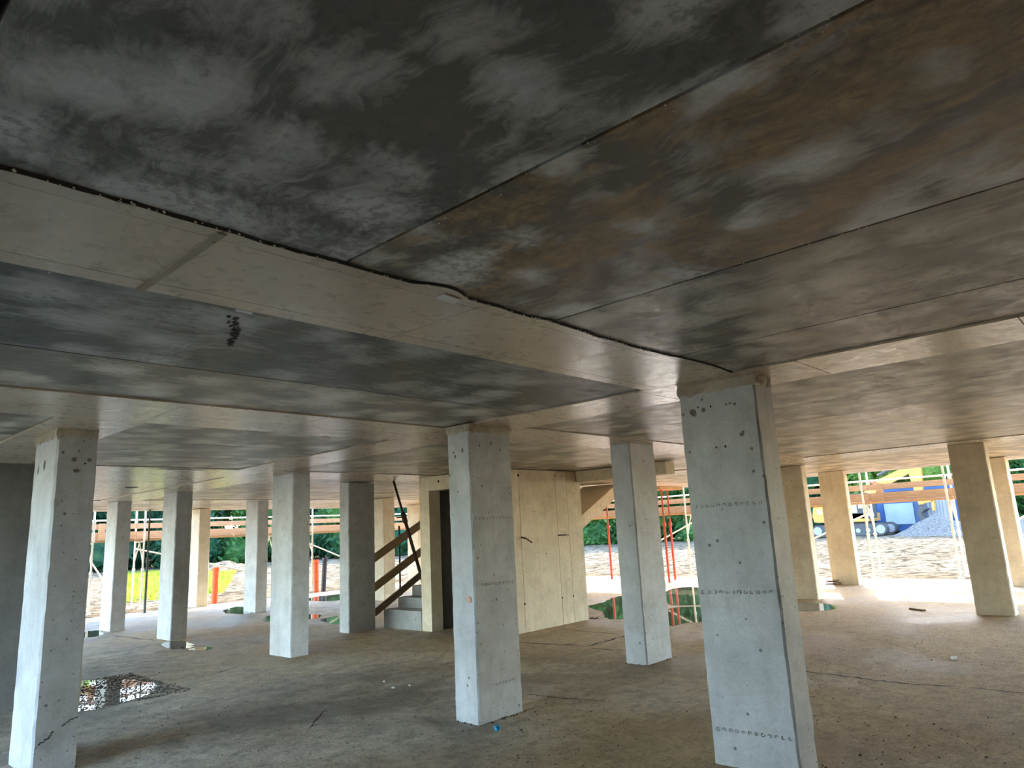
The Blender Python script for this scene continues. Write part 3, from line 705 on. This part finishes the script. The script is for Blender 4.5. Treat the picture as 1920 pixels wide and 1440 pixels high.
wc = m.build('wire_coil', RUST, None, loc=(17.34, 6.12, 0)); tag(wc, 'small coil of rusty wire at the foot of the tan edge column', 'wire coil')
m = MB()
for i in range(45):
    px = 10.45+abs(r.gauss(0,.12)); py = 7.93+r.gauss(0,.10); q = r.uniform(.006,.022); n = len(m.v)
    m.v += [(px-q,py,0),(px,py-q,0),(px+q,py,0),(px,py+q,0),(px,py,q*.8)]; m.f += [(n,n+1,n+4),(n+1,n+2,n+4),(n+2,n+3,n+4),(n+3,n,n+4)]
tag(m.build('floor_debris', GRAVEL, fl), kind='stuff')
of = MB().box(-.16,.16,-.03,.03,0,.025).build('timber_offcut', WOOD_D, None, loc=(13.34,3.42,0), rot=(0,0,.9)); tag(of, 'short brown timber offcut on the sunny right floor', 'offcut')

# ---------------------------------------------------------------- ground outside
def ground_z(x, y):
    dx = max(SLAB_X0-x, x-SLAB_X1, 0); dy = max(SLAB_Y0-y, y-SLAB_Y1, 0); d = math.hypot(dx, dy)
    inside = SLAB_X0+.9 < x < SLAB_X1-.9 and SLAB_Y0+.9 < y < SLAB_Y1-.9
    if inside: return -.40
    a = min(1, d/5)
    h = noise.noise((x*.55, y*.55, 0))*.07 + noise.noise((x*1.7, y*1.7, 4))*.06
    return -.05 + h*a*1.2 - (.02 if d < .5 else 0) - .0*d
def axis_vals(lo, hi, f0, f1, fine, coarse):
    v = []; x = lo
    while x < hi:
        v.append(x); x += fine if f0 <= x < f1 else coarse
    v.append(hi); return v
gx = axis_vals(-60, 150, 15, 62, .55, 3.0); gy = axis_vals(-60, 150, -4, 62, .55, 3.0)
m = MB(); m.v = [(x, y, ground_z(x, y)) for y in gy for x in gx]; nx = len(gx)
m.f = [(j*nx+i, j*nx+i+1, (j+1)*nx+i+1, (j+1)*nx+i) for j in range(len(gy)-1) for i in range(nx-1)]
gr = m.build('ground', GROUND, None, smooth=True); tag(gr, 'bright dry churned earth of the building site', kind='structure')
# meadow patch seen on the left
m = MB(); r = random.Random(5)
for i in range(9000):
    u = r.random(); d = 25+u*28; x0 = 8.4+(d-25)*.34+r.uniform(0,3.4+u*5); y0 = d
    h = r.uniform(.06,.22); a = r.uniform(0,6.28); w = .035+.03*u; n = len(m.v); z0 = ground_z(x0, y0)-.01
    m.v += [(x0-w*math.cos(a), y0-w*math.sin(a), z0), (x0+w*math.cos(a), y0+w*math.sin(a), z0), (x0+r.gauss(0,.08), y0+r.gauss(0,.08), z0+h)]; m.f.append((n, n+1, n+2))
tag(m.build('grass', GRASS), 'bright yellow green meadow grass beyond the left slab edge', 'grass', kind='stuff')
# gravel heaps
def heap(x, y, rx, ry, h, label, seed):
    m = MB(); N = 36; Lr = 14
    for k in range(Lr+1):
        t = k/Lr
        for i in range(N):
            a = 2*math.pi*i/N; px = rx*t*math.cos(a); py = ry*t*math.sin(a)
            m.v.append((px, py, h*max(0, (1-t)**1.15)*(1+.25*noise.noise((px+seed, py, 0)))+.10*noise.noise((px*2.3, py*2.3, seed)) - .12*t))
    for k in range(Lr):
        for i in range(N): j = (i+1) % N; m.f.append((N*k+i, N*k+j, N*k+N+j, N*k+N+i))
    return tag(m.build('gravel_heap', GRAVEL, None, smooth=True, loc=(x, y, 0)), label, 'heap')
heap(53.0, 11.6, 2.0, 3.0, 1.35, 'grey gravel heap below the excavator bucket', 1)
heap(53.0, 6.4, 2.5, 3.0, 1.1, 'grey gravel heap at the far right edge', 2)
tag(heap(21.5, 46.0, 3.0, 6.0, .55, 'x', 3), 'low earth mound in front of the trees on the left', 'heap'); bpy.data.objects['gravel_heap.002'].name = 'earth_mound'
bpy.data.objects['earth_mound'].data.materials[0] = GROUND

# ---------------------------------------------------------------- excavator
ex = empty('excavator', (55.5, 17.5, 0)); tag(ex, 'yellow tracked excavator with raised boom beyond the right scaffold', 'excavator')
def track(x0, x1):
    pts = []
    for (cy, cz, r_, a0, a1) in ((-2.15,.42,.40,-90,-270),(2.15,.42,.40,-270,-450)):
        for k in range(9): a = math.radians(a0+(a1-a0)*k/8); pts.append((cy+r_*math.cos(a), cz+r_*math.sin(a)))
    return MB().prism(pts, 'x', x0, x1)
for s, e in ((-1.45,-.85),(.85,1.45)):
    tr = track(s, e).build('track', DARKM, ex)
    for k in range(7): MB().tube((s-.02,-2.0+k*.67,.36),(s+.05,-2.0+k*.67,.36), .16, 12).build('roller', CORRU, tr)
    MB().tube((s-.03,-2.15,.42),(s+.05,-2.15,.42), .30, 14).build('idler_wheel', CORRU, tr); MB().tube((s-.03,2.15,.42),(s+.05,2.15,.42), .30, 14).build('sprocket', CORRU, tr)
    for k in range(26): MB().box(s, e, -2.25+k*.18, -2.17+k*.18, .81, .85).build('track_shoe', DARKM, tr)
MB().box(-.9,.9,-1.2,1.2,.35,.95).build('undercarriage', DARKM, ex)
MB().box(-1.35,1.35,-1.45,1.3,.98,1.55).build('house', YELLOW, ex)
MB().prism([(1.3,.98),(2.35,1.05),(2.45,1.5),(2.3,2.15),(.4,2.2),(.4,1.55),(1.3,1.55)], 'x', -1.33, 1.33).build('counterweight', YELLOW, ex)
MB().box(-1.345,-1.335,1.75,2.05,1.62,1.95).build('number_plate', WHITE, ex)
cb = MB().prism([(-1.75,1.2),(.05,1.2),(.05,2.95),(-1.25,2.98),(-1.72,2.1)], 'x', -1.35, -.35).build('cab', DARKM, ex)
MB().prism([(-1.58,1.9),(-.85,1.9),(-.85,2.82),(-1.2,2.85)], 'x', -1.362, -1.352).build('window', GLASS, cb)
MB().prism([(-.75,1.6),(-.08,1.6),(-.08,2.82),(-.75,2.82)], 'x', -1.362, -1.352).build('window', GLASS, cb)
MB().prism([(-1.85,1.35),(-1.15,1.35),(-1.15,1.85),(-1.75,1.85)], 'x', -1.365, -1.353).build('door_panel', PANEL, cb)
MB().prism([(-.2,1.5),(-.7,2.1),(-1.0,3.05),(-2.2,3.9),(-4.3,4.75),(-4.6,4.55),(-4.45,4.25),(-2.3,3.25),(-1.5,2.35),(-1.0,1.55)], 'x', -.2, .2).build('boom', YELLOW, ex)
MB().prism([(-2.05,3.45),(-1.55,3.66),(-1.62,3.82),(-2.12,3.61)], 'x', -.215, -.205).build('boom_plate', RED, ex)
MB().prism([(-4.1,5.2),(-4.75,5.25),(-4.95,4.3),(-4.75,1.95),(-4.45,1.95),(-4.1,4.3)], 'x', -.18, .18).build('dipper_arm', YELLOW, ex)
MB().tube((0,-2.1,4.15),(0,-3.2,4.65), .11).build('cylinder', DARKM, ex); MB().tube((0,-3.2,4.65),(0,-4.35,5.1), .06).build('cylinder_rod', CHROME, ex)
MB().tube((.28,-1.2,1.6),(.28,-2.0,3.0), .10).build('cylinder', DARKM, ex); MB().tube((-.28,-1.2,1.6),(-.28,-2.0,3.0), .10).build('cylinder', DARKM, ex)
MB().bar((-.2,-4.6,2.05),(-.2,-5.35,2.2), .06, .14).bar((.2,-4.6,2.05),(.2,-5.35,2.2), .06, .14).bar((-.2,-5.35,2.25),(-.2,-5.3,1.5), .06, .14).bar((.2,-5.35,2.25),(.2,-5.3,1.5), .06, .14).build('linkage', YELLOW, ex)
bk = MB().prism([(-4.55,1.95),(-4.35,1.35),(-4.55,.85),(-5.15,.75),(-5.0,1.0),(-4.65,1.1),(-4.62,1.4),(-4.95,1.65)], 'x', -.6, .6).build('bucket', DARKM, ex)
for k in range(5): MB().bar((-.5+k*.25,-5.1,.80),(-.5+k*.25,-5.35,.72), .09, .06).build('bucket_tooth', CORRU, bk)

# ---------------------------------------------------------------- blue container, grey box behind the excavator
ct = empty('site_container', (58.6, 13.6, 0)); tag(ct, 'blue site container with a pale panel behind the excavator', 'container')
MB().box(0, 2.4, -3.6, 3.2, .25, 3.15).build('body', BLUE, ct)
for k in range(26): MB().box(-.03, 0, -3.45+k*.26, -3.32+k*.26, 2.35, 3.0).build('rib', BLUE, ct)
MB().box(-.04, 2.44, -3.65, 3.25, 3.05, 3.22).build('top_rail', BLUE, ct); MB().box(-.04, 2.44, -3.65, 3.25, .15, .32).build('bottom_rail', BLUE, ct)
MB().box(-.10, -.02, .6, 2.55, .62, 2.15).build('panel', PANEL, ct)
for y in (-3.6, 3.15): MB().box(-.05, .08, y-.05, y+.1, .15, 3.2).build('corner_post', BLUE, ct)
cg = empty('steel_skip', (56.6, 12.6, 0)); tag(cg, 'grey corrugated steel bin standing in front of the blue container', 'bin')
MB().box(0, 1.2, -.9, .25, .2, 2.75).build('body', CORRU, cg)
for k in range(6): MB().box(-.06, 0, -.86+k*.19, -.77+k*.19, .25, 2.7).build('rib', CORRU, cg)
tp = crumple('blue_tarpaulin', (54.0, 38.3, 0), .8, BLUE, 'small blue tarpaulin heap in front of the trees right of the stair core', 9, .7, 'tarpaulin')

# ---------------------------------------------------------------- trees
def crown_mesh(name, seed, mat, n=3400):
    r = random.Random(seed); m = MB(); blobs = []
    for k in range(16):
        blobs.append((Vector((r.gauss(0,1.35), r.gauss(0,1.35), r.uniform(.6, 7.2))), r.uniform(1.1, 2.0)))
    for c, rad in blobs:                                  # leafy masses in the middle
        bm = bmesh.new(); bmesh.ops.create_icosphere(bm, subdivisions=2, radius=rad*.80); b = len(m.v); bm.verts.ensure_lookup_table()
        for v in bm.verts: q = c+v.co*r.uniform(.8,1.15); m.v.append((q.x, q.y, max(.05, q.z)))
        for f in bm.faces: m.f.append(tuple(b+v.index for v in f.verts))
        bm.free()
    for i in range(n):
        c, rad = r.choice(blobs); d = Vector((r.gauss(0,1), r.gauss(0,1), r.gauss(0,1))).normalized(); p = c+d*rad*r.uniform(.82,1.12)
        if p.z < .1: p.z = r.uniform(.1,.6)
        nrm = (d+Vector((r.gauss(0,.7), r.gauss(0,.7), r.gauss(0,.7)))).normalized(); a = nrm.orthogonal().normalized(); b2 = nrm.cross(a); s = r.uniform(.10,.24)
        k = len(m.v); m.v += [tuple(p-a*s*1.5), tuple(p-b2*s*.6), tuple(p+a*s*1.5), tuple(p+b2*s*.6)]; m.f.append((k, k+1, k+2, k+3))
    me = bpy.data.meshes.new(name); me.from_pydata(m.v, [], m.f); me.materials.append(mat); me.update(); return me
crowns = [crown_mesh('crown', 11, LEAF[0]), crown_mesh('crown', 12, LEAF[1]), crown_mesh('crown', 13, LEAF[2])]
trunk = MB().tube((0,0,-.1),(0,0,4.5), .22, 9, .10).build('trunk', BARK); trunk_me = trunk.data; bpy.data.objects.remove(trunk)
LAB = ['mid green leafy tree in the belt beyond the site', 'deep green dense tree in the belt beyond the site', 'light green airy tree in the belt beyond the site']
k = 0; az = -4.0
while az < 92:
    for row in range(2):
        d = (65 if row == 0 else 73)+R.uniform(-1,1); a = math.radians(az+R.uniform(-.4,.4)+row*2.1); v = R.choice([0,1,1,0,2] if row == 0 else [2,2,0])
        x = d*math.cos(a); y = d*math.sin(a)
        t = empty('tree', (x, y, ground_z(x, y)), R.uniform(0, 6.28)); s = R.uniform(.85,1.2)+(.15 if row else 0); t.scale = (s, s, s)
        tag(t, LAB[v], 'tree', 'trees beyond the site: '+['mid','deep','light'][v]+' green')
        link('crown', crowns[v], t); link('trunk', trunk_me, t)
    az += 4.2; k += 1
